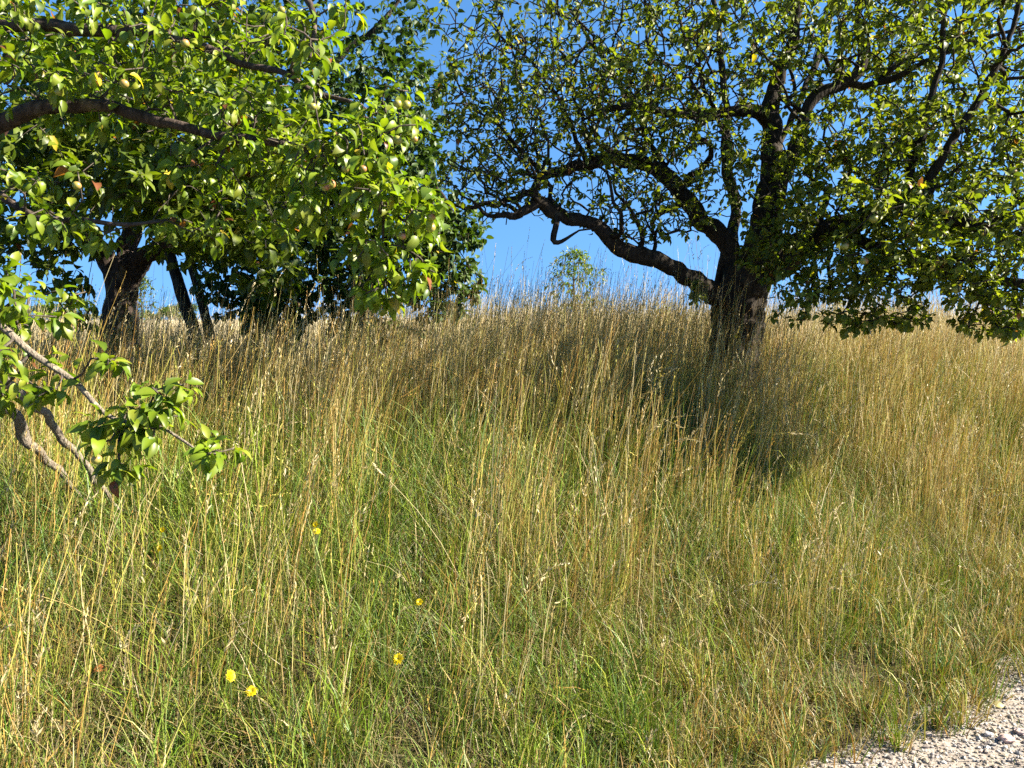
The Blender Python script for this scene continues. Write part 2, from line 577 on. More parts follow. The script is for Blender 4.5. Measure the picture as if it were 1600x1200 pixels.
def foliage(tree, per_tip, along, L0, pal, hi, brown=.01, droop=.25, yellow=.02, jitter=.035, up=1.0, wr=(.5, .64)):
    N = tree.n
    idx = np.arange(N)[~tree.fix[:N]]
    P_, D_ = [], []
    rad = tree.rad[idx]; lf = tree.leafy[idx]; tp = tree.tip[idx]
    cnt = np.where(tp, RNG.poisson(per_tip * lf), 0) + np.where(rad < tree.leafr, RNG.poisson(along * lf), 0)
    src = np.repeat(idx, cnt)
    n = len(src)
    tw = unit(tree.pos[src] - tree.pos[tree.par[src]])
    dirv = unit(tw * .55 + unit(RNG.normal(0, 1, (n, 3))) * .95 + np.array([0, 0, -droop * .4]))
    pos = tree.pos[src] + dirv * RNG.uniform(.008, jitter, (n, 1)) + RNG.normal(0, .006, (n, 3))
    nr = np.array([0, 0, up]) + np.array(sdir) * .45 + RNG.normal(0, .42, (n, 3))
    nr = nr - dirv * (nr * dirv).sum(1, keepdims=True)
    nr = unit(nr)
    length = L0 * np.clip(RNG.normal(1, .22, n), .45, 1.5)
    width = length * RNG.uniform(wr[0], wr[1], n)
    curl = RNG.normal(.75, .55, n) + droop
    fold = RNG.uniform(.1, .65, n)
    V, F, k = leaf_verts(pos, dirv, nr, length, width, curl, fold, hi)
    c = leaf_colors(n, pal)
    q = RNG.random(n)
    c[q < yellow] = np.array([.42, .36, .03]) * RNG.uniform(.7, 1.1, ((q < yellow).sum(), 1))
    c[q > 1 - brown] = np.array([.24, .10, .035]) * RNG.uniform(.6, 1.3, ((q > 1 - brown).sum(), 1))
    cc = np.repeat(c, k, 0)
    cc[1::3] *= np.array([1.22, 1.12, 1.3])
    return V, F, cc

def finish(tree, root, crown_args, r0=.0026, twig_sides=5, limb_mat=None, trunk_mat=None, twig_mat=None, leaf_mat=None, seed=0):
    tree.radii(r0)
    for (name, p, r, sides, lumps, mat) in tree.limbs:
        V, Q, T = tube(p, r, sides, lumps, seed)
        link(name, mesh_np(name, V, [Q, T]), root, (mat or (trunk_mat if name == 'trunk' else limb_mat),))
    b = Batch(); tree.twigs(b, twig_sides)
    V, Q, T = b.arrays()
    LV, LF, LC = foliage(tree, **crown_args)
    nv = len(V)
    allv = np.vstack([V, LV])
    cols = np.vstack([np.tile((.1, .08, .06), (nv, 1)), LC])
    midx = np.concatenate([np.zeros(len(Q)), np.ones(len(LF)), np.zeros(len(T))])
    me = mesh_np('crown', allv, [Q, LF + nv, T], cols, True, midx)
    link('crown', me, root, (twig_mat, leaf_mat))
    print('TREE', root.name, 'nodes', tree.n, 'leaves', len(LF))

# apple -------------------------------------------------------------
def apple_mesh(blush):
    import bmesh
    bm = bmesh.new(); bmesh.ops.create_uvsphere(bm, u_segments=20, v_segments=14, radius=1)
    v = np.array([x.co[:] for x in bm.verts]); fs = [[y.index for y in x.verts] for x in bm.faces]; bm.free()
    rho = np.hypot(v[:, 0], v[:, 1])
    z = v[:, 2]
    out = v.copy()
    out[:, 2] = z * .9 - np.sign(z) * np.where(z > 0, .30, .16) * np.exp(-(rho / .28) ** 2)
    wide = 1 + .06 * z
    out[:, 0] *= wide; out[:, 1] *= wide
    s = unit(np.array([sdir[0], sdir[1], .5]))
    k = smooth((v @ s + .35) / 1.1 + .25 * (np.array([mnoise.noise(Vector(q * 2.5)) for q in v])))[:, None] * blush
    col = np.array([.34, .36, .07]) * (1 - k) + np.array([.52, .19, .09]) * k
    tri = np.array([f for f in fs if len(f) == 3]); qd = np.array([f for f in fs if len(f) == 4])
    me = mesh_np('apple', out, [qd, tri], col)
    me.materials.append(M_apple)
    return me
APPLES = [apple_mesh(b) for b in (.95, .6, .15)]
b = Batch(); b.add(*tube(np.array([[0, 0, .55], [.05, .02, 1.0], [.18, .03, 1.5]]), [.06, .05, .07], 6))
_V, _Q, _T = b.arrays()
STALK = mesh_np('stalk', _V, [_Q, _T]); STALK.materials.append(M_bark_twig)

def hang_apple(root, p, r, kind):
    o = bpy.data.objects.new('apple', APPLES[kind]); COL.objects.link(o)
    o.parent = root; o.matrix_parent_inverse = root.matrix_world.inverted()
    o.location = p; o.scale = (r, r, r)
    o.rotation_euler = (RNG.uniform(-.5, .5), RNG.uniform(-.5, .5), RNG.uniform(-.6, .6))
    bpy.context.view_layer.update()
    st = bpy.data.objects.new('stalk', STALK); COL.objects.link(st); st.parent = o
    return o

PAL_BRIGHT = [(.125, .21, .010), (.16, .245, .012), (.085, .16, .012), (.21, .27, .02)]
PAL_MID = [(.09, .14, .010), (.13, .185, .012), (.06, .105, .010)]
PAL_OLD = [(.115, .165, .014), (.155, .205, .018), (.075, .115, .013), (.20, .24, .03)]
PAL_DARK = [(.035, .075, .012), (.05, .095, .014), (.065, .115, .016)]

def tree_root(name, x, y, label, group='old fruit trees along the meadow'):
    return empty(name, (x, y, float(ground(x, y))), label, 'tree', group)

# ---- D: the big old tree on the right
p0 = P(1150, 560, 6.3); dx, dy = p0[0], 6.3
rD = tree_root('apple_tree', dx, dy, 'gnarled old apple tree with thick dark trunk and a long bare limb reaching left')
t = Tree(rD)
g0 = np.array((dx - .02, dy, float(ground(dx, dy)) - .08))
d = 6.3
t.limb([g0, P(1147, 560, d), P(1151, 500, d), P(1158, 455, d), P(1172, 420, d)], [.235, .205, .19, .205, .19], 'trunk', 2, .004, .015, 64, .24)
t.limb([P(1172, 420, d), P(1190, 385, d), P(1203, 330, d), P(1208, 260, d + .05), P(1206, 190, d + .1), P(1215, 120, d + .1), P(1240, 55, d), P(1255, -60, d), P(1260, -200, d)],
       [0.1767, 0.1395, 0.1070, 0.0930, 0.0731, 0.0559, 0.0430, 0.0344, 0.0172], sides=18, step=.03)
t.limb([P(1160, 462, d), P(1128, 468, d - .05), P(1098, 448, d - .1), P(1048, 415, d - .2), P(985, 394, d - .3), P(958, 378, d - .35), P(940, 358, d - .35), P(905, 344, d - .4), P(868, 329, d - .45), P(845, 315, d - .5), P(820, 328, d - .55), P(798, 338, d - .6), P(765, 335, d - .65), P(735, 318, d - .7)],
       [0.1116, 0.1023, 0.0791, 0.0688, 0.0619, 0.0602, 0.0533, 0.0473, 0.0447, 0.0396, 0.0327, 0.0258, 0.0155, 0.0069], sides=16, step=.03)
t.limb([P(872, 332, d - .45), P(868, 355, d - .5), P(864, 375, d - .5), P(872, 379, d - .5), P(886, 372, d - .5), P(905, 360, d - .55), P(928, 357, d - .6), P(950, 345, d - .6)],
       [0.0241, 0.0224, 0.0224, 0.0189, 0.0120, 0.0086, 0.0069, 0.0052], jitter=.004)
t.limb([P(1155, 435, d), P(1138, 395, d + .05), P(1105, 352, d + .1), P(1072, 312, d + .15), P(1050, 285, d + .2), P(1022, 262, d + .2), P(985, 250, d + .2), P(950, 249, d + .2), P(915, 257, d + .2), P(880, 270, d + .15), P(850, 281, d + .1), P(820, 302, d), P(790, 313, d - .1), P(745, 322, d - .2), P(700, 322, d - .2)],
       [0.1023, 0.0930, 0.0731, 0.0688, 0.0619, 0.0559, 0.0533, 0.0482, 0.0430, 0.0378, 0.0344, 0.0292, 0.0241, 0.0155, 0.0069], sides=16, step=.03)
t.limb([P(1118, 462, d - .08), P(1122, 430, d), P(1130, 395, d + .03)], [0.0241, 0.0224, 0.0258], ok_from=2, jitter=.002)
t.limb([P(1075, 314, d + .15), P(1040, 328, d + .1), P(1020, 345, d), P(1022, 368, d)], [0.0301, 0.0241, 0.0172, 0.0086], jitter=.006)
t.limb([P(1140, 395, d + .05), P(1150, 340, d + .2), P(1140, 290, d + .3), P(1132, 225, d + .35), P(1138, 170, d + .4), P(1128, 90, d + .4), P(1112, 0, d + .4), P(1100, -120, d + .4)],
       [0.0602, 0.0473, 0.0430, 0.0413, 0.0310, 0.0258, 0.0206, 0.0103])
t.limb([P(1206, 192, d + .1), P(1180, 178, d), P(1150, 172, d), P(1108, 182, d - .1), P(1078, 176, d - .1), P(1038, 176, d - .2), P(1000, 166, d - .2), P(962, 171, d - .2), P(925, 176, d - .3)],
       [0.0602, 0.0516, 0.0499, 0.0430, 0.0413, 0.0344, 0.0292, 0.0241, 0.0103])
t.limb([P(1192, 372, d - .02), P(1225, 280, d - .15), P(1252, 205, d - .2), P(1275, 150, d - .2), P(1318, 130, d - .2), P(1338, 118, d - .2), P(1350, 82, d - .2), P(1338, 30, d - .2), P(1335, -80, d - .2)],
       [0.0645, 0.0516, 0.0473, 0.0473, 0.0473, 0.0430, 0.0387, 0.0258, 0.0103])
t.limb([P(1325, 130, d - .2), P(1358, 135, d - .25), P(1395, 103, d - .3), P(1450, 80, d - .3), P(1520, 62, d - .4), P(1620, 35, d - .5)], [0.0301, 0.0275, 0.0215, 0.0172, 0.0138, 0.0060])
t.limb([P(1352, 135, d - .25), P(1400, 120, d - .4), P(1450, 95, d - .5), P(1500, 75, d - .5), P(1560, 60, d - .6)], [0.0258, 0.0215, 0.0172, 0.0138, 0.0069])
t.limb([P(1198, 425, d), P(1240, 398, d - .2), P(1300, 360, d - .5), P(1360, 335, d - .8), P(1430, 325, d - 1.0), P(1510, 345, d - 1.2), P(1600, 380, d - 1.3), P(1680, 400, d - 1.4)],
       [0.1209, 0.1023, 0.0774, 0.0645, 0.0559, 0.0430, 0.0301, 0.0129], sides=14, step=.04)
t.limb([P(1415, 327, d - 1.0), P(1428, 270, d - .95), P(1445, 185, d - .9), P(1462, 120, d - .9), P(1475, 50, d - .9), P(1485, -60, d - .9)], [0.0387, 0.0310, 0.0275, 0.0224, 0.0189, 0.0103])
t.limb([P(1432, 326, d - 1.0), P(1475, 240, d - 1.1), P(1515, 180, d - 1.1), P(1552, 115, d - 1.1), P(1580, 40, d - 1.1), P(1600, -50, d - 1.1)], [0.0387, 0.0292, 0.0258, 0.0206, 0.0155, 0.0103])
t.limb([P(1300, 360, d - .5), P(1380, 395, d - .9), P(1480, 425, d - 1.2), P(1560, 436, d - 1.3), P(1620, 446, d - 1.4), P(1720, 440, d - 1.5)], [0.0430, 0.0430, 0.0387, 0.0361, 0.0344, 0.0172])
t.limb([P(1130, 205, d + .35), P(1095, 120, d), P(1065, 40, d), P(1040, -60, d)], [0.0189, 0.0155, 0.0120, 0.0069])
t.limb([P(1018, 175, d - .2), P(1014, 90, d - .2), P(1010, 0, d - .2), P(1008, -80, d - .2)], [0.0138, 0.0120, 0.0103, 0.0069])
t.limb([P(1050, 285, d + .2), P(1010, 215, d + .3), P(960, 120, d + .3), P(900, 30, d + .3), P(860, -40, d + .3)], [0.0258, 0.0206, 0.0172, 0.0129, 0.0069])
t.limb([P(915, 257, d + .2), P(895, 200, d + .2), P(850, 120, d + .1), P(790, 60, d), P(740, 20, d)], [0.0206, 0.0172, 0.0138, 0.0103, 0.0052])
t.limb([P(1206, 240, d), P(1270, 110, d + .4), P(1300, 30, d + .5), P(1330, -100, d + .6)], [0.0258, 0.0258, 0.0206, 0.0103])
t.limb([P(850, 281, d + .1), P(810, 230, d - .2), P(760, 180, d - .4), P(700, 150, d - .6)], [0.0172, 0.0146, 0.0103, 0.0052])
blobs = [
 (800, 50, 6.0, 130, 90, 1.1, 220, .42), (950, 70, 6.2, 150, 110, 1.4, 330, .46), (770, 190, 5.9, 100, 90, .9, 210, .42),
 (920, 190, 6.0, 150, 80, 1.2, 280, .5), (775, 285, 5.7, 90, 45, .7, 100, .4), (900, 300, 5.9, 110, 35, .6, 70, .35),
 (1020, 325, 6.0, 110, 50, .8, 110, .35), (1080, 110, 6.3, 150, 130, 1.5, 300, .55), (1070, 240, 6.0, 120, 70, 1.0, 160, .5),
 (1000, 370, 6.0, 50, 15, .3, 22, .3),
 (1200, 90, 6.2, 120, 110, 1.4, 170, .8), (1170, 290, 5.7, 90, 80, .6, 70, .6), (1215, 380, 5.4, 50, 70, .4, 80, .7),
 (1340, 50, 6.0, 150, 90, 1.4, 230, 1), (1500, 60, 5.8, 160, 100, 1.4, 220, 1), (1330, 230, 5.5, 110, 70, 1.0, 170, .95),
 (1480, 230, 5.4, 140, 80, 1.0, 190, 1), (1620, 200, 5.3, 110, 150, 1.0, 180, 1), (1320, 345, 5.2, 120, 65, .9, 170, 1),
 (1470, 355, 5.0, 140, 75, .9, 215, 1), (1620, 380, 4.9, 110, 100, .9, 150, 1), (1290, 430, 5.1, 80, 45, .45, 80, .9),
 (1430, 440, 4.9, 110, 45, .5, 110, 1), (1570, 460, 4.8, 80, 50, .45, 80, 1), (1240, 475, 5.0, 28, 40, .25, 20, .8),
 (1330, 495, 4.9, 60, 25, .25, 26, .8), (1400, 500, 4.9, 50, 20, .25, 22, .8), (1550, 505, 4.7, 60, 18, .25, 24, .8),
 (1150, -230, 6.3, 480, 190, 1.8, 420, .8), (1780, 120, 6.0, 120, 300, 1.3, 220, 1), (1150, -90, 4.7, 360, 110, .8, 260, .75), (1500, -60, 4.4, 250, 110, .8, 170, .8), (1450, 200, 7.4, 220, 160, 1.0, 220, .8),
 (1090, 460, 6.0, 22, 18, .15, 9, .8)]
blobs += [(820, 190, 6.0, 150, 110, 1.0, 200, .06), (960, 210, 6.1, 150, 100, 1.0, 210, .06), (1040, 120, 6.2, 150, 110, 1.2, 170, .06),
          (780, 320, 5.7, 80, 30, .5, 44, .05), (1010, 340, 6.0, 110, 40, .6, 60, .08), (900, 60, 6.2, 150, 80, 1.0, 70, .06)]
att, lf = sample_blobs(blobs)
D_APPLES = [(1440, 345), (1441, 333), (1495, 452), (1475, 330), (1582, 268), (1560, 380), (1585, 350), (1365, 342), (1400, 300), (1505, 395), (1320, 385), (1530, 300), (1460, 410), (1350, 408), (1590, 240)]
ap = [P(x, y, RNG.uniform(4.5, 4.9)) for x, y in D_APPLES]
t.grow(np.vstack([att, np.array(ap) + [0, 0, .05]]), np.concatenate([lf, np.full(len(ap), 1.)]), droop=.15, spread=.42, wig=.19)
t.leafr = .0075
finish(t, rD, dict(per_tip=10.0, along=.36, L0=.049, pal=PAL_OLD, hi=False, yellow=.012, brown=.006, jitter=.028), r0=.0040, limb_mat=M_bark_old, trunk_mat=M_bark_old, twig_mat=M_bark_old, leaf_mat=M_leaf_old, seed=4)
for q in ap: hang_apple(rD, q, RNG.uniform(.022, .028), int(RNG.integers(0, 3)))

# ---- B: tree with the forked trunk on the left
d = 6.5
p0 = P(188, 560, d); bx, by = p0[0], d
rB = tree_root('apple_tree', bx, by, 'apple tree with short leaning trunk forking low into three limbs at the left')
t = Tree(rB)
t.limb([(bx, by, float(ground(bx, by)) - .08), P(187, 530, d), P(187, 500, d), P(190, 468, d), P(193, 440, d), P(203, 415, d)], [.18, .145, .14, .108, .112, .12], 'trunk', 2, .004, .015, 52, .22)
t.limb([P(190, 450, d), P(174, 420, d), P(158, 392, d), P(135, 365, d), P(108, 335, d - .1), P(60, 300, d - .2), P(0, 272, d - .3), P(-70, 250, d - .3)], [.09, .075, .07, .062, .058, .055, .05, .03], sides=14, step=.03)
t.limb([P(200, 425, d), P(200, 375, d + .1), P(206, 320, d + .1), P(215, 230, d), P(222, 110, d), P(235, 0, d), P(240, -120, d)], [.09, .075, .065, .055, .045, .035, .015], sides=14, step=.03)
t.limb([P(203, 425, d), P(228, 400, d - .1), P(252, 382, d - .2), P(310, 330, d - .4), P(380, 280, d - .6), P(450, 230, d - .8)], [.10, .08, .07, .05, .035, .012], sides=14, step=.03)
blobs = [(60, 230, 6.0, 110, 100, 1.0, 150, 1), (200, 220, 6.0, 150, 110, 1.2, 240, 1), (330, 200, 6.0, 130, 120, 1.2, 240, 1), (230, 70, 6.0, 230, 100, 1.4, 300, 1),
 (400, 300, 5.7, 90, 80, .8, 140, 1), (60, 370, 5.8, 80, 50, .6, 100, 1), (80, 440, 5.6, 45, 30, .4, 22, .9), (330, 375, 5.6, 100, 45, .6, 100, 1), (430, 430, 5.6, 55, 50, .4, 50, .9),
 (250, 325, 5.6, 110, 32, .6, 60, 1), (90, 250, 4.6, 110, 60, .5, 110, 1), (260, 280, 4.5, 120, 60, .5, 130, 1), (380, 200, 4.6, 90, 80, .5, 110, 1), (180, 130, 4.6, 150, 60, .5, 110, 1), (350, 350, 4.6, 60, 35, .35, 40, 1), (110, 345, 4.8, 60, 22, .35, 16, 1), (420, 380, 4.7, 45, 30, .3, 26, 1), (20, 60, 6.0, 120, 120, 1.2, 120, 1), (-120, 200, 6.0, 100, 250, 1.3, 160, 1), (200, -180, 6.3, 350, 150, 1.6, 260, 1), (130, 490, 5.4, 30, 14, .2, 9, .8)]
att, lf = sample_blobs(blobs)
t.grow(att, lf, droop=.2, spread=.35)
finish(t, rB, dict(per_tip=5.5, along=.6, L0=.078, pal=PAL_MID, hi=False, yellow=.015), limb_mat=M_bark_mid, trunk_mat=M_bark_mid, twig_mat=M_bark_twig, leaf_mat=M_leaf, seed=9)

# ---- C: dark trees behind
d = 9.0
p0 = P(318, 560, d); x0, y0 = p0[0], d
rC = tree_root('pear_tree', x0, y0, 'dark leaved tree with two thin stems leaning left behind the forked trunk')
t = Tree(rC)
gz = float(ground(x0, y0))
t.limb([(x0 - .05, y0, gz - .08), P(305, 530, d), P(292, 485, d), P(275, 430, d), P(264, 390, d), P(255, 320, d), P(260, 220, d), P(280, 100, d), P(290, -20, d)], [.085, .075, .068, .064, .06, .055, .045, .035, .015], 'trunk', .45, .004, .03, 18, .12)
t.limb([(x0 + .17, y0 + .05, gz - .08), P(331, 540, d), P(321, 495, d), P(308, 445, d), P(297, 400, d + .1), P(298, 330, d + .2), P(330, 240, d + .2), P(370, 140, d + .2), P(390, 20, d + .2)], [.07, .06, .055, .052, .05, .046, .04, .03, .012], 'limb', .45, .004, .03, 16, .12)
blobs = [(300, 290, 8.8, 120, 90, 1.2, 200, 1), (220, 200, 9, 130, 120, 1.3, 160, 1), (380, 180, 9, 120, 140, 1.3, 240, 1), (340, 40, 9, 160, 100, 1.3, 200, 1), (340, 400, 8.6, 60, 60, .6, 90, 1), (370, 470, 8.5, 40, 40, .4, 34, 1), (300, -120, 9, 200, 90, 1.3, 120, 1)]
att, lf = sample_blobs(blobs)
t.grow(att, lf, droop=.3)
finish(t, rC, dict(per_tip=6.5, along=.6, L0=.085, pal=PAL_DARK, hi=False, yellow=.004, brown=.002, wr=(.6, .78)), limb_mat=M_bark_old, trunk_mat=M_bark_old, twig_mat=M_bark_old, leaf_mat=M_leaf_dark, seed=12)

d = 9.2
p0 = P(412, 560, d); x0, y0 = p0[0], d
rC2 = tree_root('pear_tree', x0, y0, 'broad dark leaved tree drooping to the grass with open blue sky on its right')
t = Tree(rC2)
gz = float(ground(x0, y0))
t.limb([(x0, y0, gz - .08), P(412, 510, d), P(415, 460, d), P(425, 400, d), P(440, 350, d)], [.11, .10, .095, .09, .085], 'trunk', 2, .004, .03, 20, .12)
t.limb([P(438, 355, d), P(480, 300, d - .1), P(540, 250, d - .3), P(610, 240, d - .5), P(680, 290, d - .6), P(730, 370, d - .7)], [.08, .07, .055, .04, .025, .01])
t.limb([P(438, 355, d), P(450, 260, d), P(480, 160, d), P(530, 90, d), P(600, 30, d), P(650, -50, d)], [.08, .065, .05, .04, .028, .012])
t.limb([P(430, 390, d), P(500, 360, d - .3), P(580, 370, d - .5), P(650, 420, d - .7)], [.06, .05, .035, .012])
t.limb([P(440, 350, d), P(430, 250, d + .2), P(410, 120, d + .3), P(420, 0, d + .3)], [.07, .055, .04, .015])
blobs = [(600, 320, 8.4, 120, 100, 1.2, 330, 1), (690, 390, 8.4, 65, 75, .7, 170, 1), (480, 390, 8.5, 110, 75, .9, 230, 1), (430, 290, 8.8, 120, 110, 1.3, 260, 1),
 (560, 190, 8.6, 120, 110, 1.3, 240, 1), (640, 110, 8.7, 80, 90, 1.2, 150, .75), (480, 80, 8.8, 100, 110, 1.3, 170, .8), (640, 230, 8.5, 80, 60, .8, 110, .9),
 (560, 455, 8.3, 150, 35, .5, 120, 1), (735, 440, 8.3, 35, 30, .35, 24, .9), (430, 470, 8.3, 60, 38, .4, 60, 1), (690, 485, 8.2, 45, 20, .3, 30, .9), (740, 350, 8.4, 25, 40, .3, 20, .9),
 (600, 515, 8.1, 70, 22, .3, 26, .9), (425, 505, 8.2, 45, 40, .35, 50, 1), (520, 500, 8.2, 60, 25, .3, 24, .9), (520, -100, 9, 180, 90, 1.2, 140, .9)]
att, lf = sample_blobs(blobs)
t.grow(att, lf, droop=.35)
finish(t, rC2, dict(per_tip=6.5, along=.6, L0=.085, pal=PAL_DARK, hi=False, yellow=.004, brown=.002, wr=(.6, .78)), limb_mat=M_bark_old, trunk_mat=M_bark_old, twig_mat=M_bark_old, leaf_mat=M_leaf_dark, seed=15)

# ---- A: near tree whose trunk stands outside the left edge
ax, ay = -3.3, 3.1
rA = tree_root('apple_tree', ax, ay, 'nearest apple tree hanging bright leafy boughs with small apples in from the left edge')
t = Tree(rA)
gz = float(ground(ax, ay))
t.limb([(ax, ay, gz - .08), (ax + .02, ay, gz + .5), (ax - .02, ay, gz + 1.0), (ax + .05, ay - .02, gz + 1.45)], [.2, .16, .145, .15], 'trunk', 2, .004, .025, 30, .12)
T0 = np.array((ax + .05, ay - .02, gz + 1.40))
t.limb([T0, P(-220, 330, 3.1), P(-60, 225, 3.05), P(60, 165, 3.0), P(200, 168, 2.95), P(330, 200, 2.9), P(450, 235, 2.85), P(560, 285, 2.8), P(630, 340, 2.75)], [.10, .07, .04, .027, .021, .017, .013, .009, .005])
t.limb([T0, P(-250, 150, 3.1), P(-60, 60, 3.0), P(110, 40, 2.95), P(190, 52, 2.95), P(350, 85, 2.95), P(480, 135, 2.85), P(590, 185, 2.8)], [.09, .06, .032, .022, .019, .014, .010, .004])
t.limb([T0, P(-250, 0, 3.1), P(-60, -140, 3.0), P(200, -110, 2.95), P(400, -50, 2.9), P(480, 5, 2.85), P(492, 90, 2.8)], [.08, .06, .045, .03, .02, .012, .005])
t.limb([np.array((ax + .03, ay, gz + .95)), P(-170, 400, 2.5), P(-60, 455, 2.35), P(0, 508, 2.3), P(60, 556, 2.3), P(112, 592, 2.3), P(168, 642, 2.28), P(230, 662, 2.25), P(290, 690, 2.22), P(345, 722, 2.2)],
       [.05, .025, .014, .010, .009, .008, .0065, .005, .004, .0025], jitter=.011, step=.03, mat=M_bark_pale)
t.limb([np.array((ax + .05, ay - .05, gz + .75)), P(-160, 490, 2.8), P(-40, 560, 2.85), P(35, 615, 2.95), P(80, 668, 3.1), P(132, 728, 3.25), P(185, 792, 3.4)], [.05, .036, .023, .019, .016, .012, .006], ok_from=.6, jitter=.018, step=.025, lumps=.5, mat=M_bark_pale)
t.limb([np.array((ax + .05, ay - .05, gz + .6)), P(-160, 540, 2.9), P(-60, 590, 3.0), P(5, 642, 3.1), P(52, 695, 3.25), P(100, 750, 3.4), P(150, 810, 3.5)], [.05, .036, .027, .022, .018, .014, .006], ok_from=.65, jitter=.018, step=.025, lumps=.5, mat=M_bark_pale)
t.limb([P(-60, 225, 3.05), P(0, 300, 2.9), P(60, 340, 2.8), P(150, 350, 2.8), P(260, 345, 2.9)], [.025, .018, .013, .009, .004])
blobs = [(90, 60, 2.95, 110, 70, .45, 70, 1), (250, 50, 3.0, 110, 60, .45, 50, 1), (110, 150, 2.9, 130, 50, .4, 50, 1), (300, 130, 3.0, 110, 70, .45, 46, 1), (400, 50, 3.1, 70, 70, .4, 40, 1),
 (420, 200, 2.9, 80, 60, .4, 60, 1), (330, 265, 3.0, 90, 40, .35, 26, 1), (480, 270, 2.8, 60, 45, .3, 30, 1), (560, 240, 2.75, 70, 40, .3, 42, 1), (615, 310, 2.7, 65, 40, .25, 46, 1), (585, 395, 2.7, 55, 40, .22, 32, 1),
 (585, 462, 2.7, 45, 18, .1, 12, 1), (672, 340, 2.7, 35, 30, .18, 20, 1), (645, 425, 2.7, 35, 28, .15, 13, 1), (500, 335, 2.85, 60, 35, .25, 26, 1), (390, 335, 3.0, 70, 30, .3, 14, 1), (280, 355, 3.1, 60, 25, .3, 8, 1),
 (600, 185, 2.8, 45, 28, .18, 26, 1), (490, 80, 2.8, 40, 75, .25, 26, 1), (545, 10, 2.8, 28, 18, .15, 8, 1), (120, 350, 2.8, 90, 30, .3, 16, 1), (30, 300, 2.8, 50, 50, .3, 16, 1),
 (15, 455, 2.3, 30, 35, .15, 12, 1), (25, 560, 2.3, 30, 40, .15, 14, 1), (10, 620, 2.35, 25, 25, .12, 6, 1), (165, 560, 2.28, 22, 10, .06, 5, 1), (215, 655, 2.22, 65, 38, .12, 34, 1), (265, 602, 2.22, 28, 14, .08, 8, 1),
 (340, 708, 2.18, 30, 22, .08, 11, 1), (80, 600, 2.3, 40, 25, .12, 8, 1), (190, 735, 2.2, 22, 10, .05, 4, 1), (50, 500, 2.5, 60, 18, .15, 9, 1), (100, 470, 2.6, 50, 20, .15, 7, 1),
 (100, -160, 3.0, 260, 90, .6, 80, 1), (-160, 150, 3.0, 120, 200, .6, 110, 1), (400, -120, 3.0, 130, 60, .4, 20, 1)]
att, lf = sample_blobs(blobs)
A_APPLES = [(153, 118, 2.6, 0), (146, 130, 2.58, 1), (93, 144, 2.6, 2), (194, 131, 2.62, 1), (289, 68, 2.7, 0), (508, 292, 2.52, 0), (517, 288, 2.54, 0), (540, 264, 2.5, 1),
            (567, 264, 2.5, 0), (675, 339, 2.48, 0), (673, 356, 2.5, 1), (628, 369, 2.5, 0), (555, 336, 2.5, 2), (151, 718, 2.12, 1), (184, 738, 2.18, 2), (440, 16, 2.75, 1), (488, 166, 2.6, 2), (621, 162, 2.6, 2),
            (635, 164, 2.62, 1), (647, 217, 2.6, 1), (621, 219, 2.6, 2), (470, 330, 2.6, 2), (120, 290, 2.6, 1)]
ap = np.array([P(x, y, dd_) for x, y, dd_, k in A_APPLES])
t.grow(np.vstack([att, ap + [.005, 0, .045]]), np.concatenate([lf, np.full(len(ap), .8)]), droop=.25, spread=.3, seg=.06)
finish(t, rA, dict(per_tip=5.6, along=.36, L0=.051, pal=PAL_BRIGHT, hi=True, yellow=.012, brown=.008, droop=.55, jitter=.028, wr=(.40, .54)), limb_mat=M_bark_mid, trunk_mat=M_bark_mid, twig_mat=M_bark_twig, leaf_mat=M_leaf, seed=21)
for q, (x, y, dd_, k) in zip(ap, A_APPLES):
    hang_apple(rA, q, RNG.uniform(.0125, .0165) * (1.05 if y > 600 else 1), k)

# ------------------------------------------------------------------ saplings and far trees
def sapling(px, depth, top, crown_w, label, n, stake=True, pal=PAL_MID, leaf=.09, name='sapling'):
    x0 = float(P(px, 500, depth)[0]); z0 = float(ground(x0, depth))
    if depth > 30: z0 += .25
    r = empty(name, (x0, depth, z0), label, 'young tree', 'young trees planted in the meadow')
    t = Tree(r)
    ztop = float(P(px, top, depth)[2])
    H = ztop - z0
    t.limb([(x0, depth, z0 - .05), (x0 + .01, depth, z0 + H * .35), (x0 - .01, depth, z0 + H * .7), (x0, depth, ztop)], [.028, .022, .014, .004], 'trunk', .38, .006, .06, 8, .05, M_bark_mid)
    k = depth / FOC
    u = RNG.random(n) ** .8
    ang = RNG.uniform(0, 6.283, n); q = RNG.random(n) ** .6
    prof = np.sin(np.clip(u * .92 + .12, 0, 1) * math.pi) ** .6
    rr = crown_w * .5 * k * prof * q
    att = np.stack([x0 + rr * np.cos(ang), depth + rr * np.sin(ang), z0 + H * (.40 + .6 * u)], 1)
    t.grow(att, np.ones(n), droop=-.2, pathw=.35)
    finish(t, r, dict(per_tip=4, along=.6, L0=leaf, pal=pal, hi=False, yellow=.02, brown=0, wr=(.3, .42)), limb_mat=M_bark_mid, trunk_mat=M_bark_mid, twig_mat=M_bark_mid, leaf_mat=M_leaf, seed=px)
    if stake:
        b = Batch()
        for sx in (-.16, .16):
            b2 = tube(np.array([[x0 + sx, depth - .05, z0 - .1], [x0 + sx, depth - .05, z0 + .55], [x0 + sx, depth - .05, z0 + 1.02]]), [.026, .026, .026], 8)
            link('stake', mesh_np('stake', b2[0], [b2[1], b2[2]]), r, (M_bark_pale,))
        V, Q, T_ = tube(np.array([[x0 - .2, depth - .09, z0 + .98], [x0, depth - .09, z0 + .985], [x0 + .2, depth - .09, z0 + .98]]), [.022, .022, .022], 6)
        link('crossbar', mesh_np('crossbar', V, [Q, T_]), r, (M_bark_old,))
    return r
PAL_SAP = [(.07, .13, .02), (.10, .16, .03), (.12, .17, .035)]
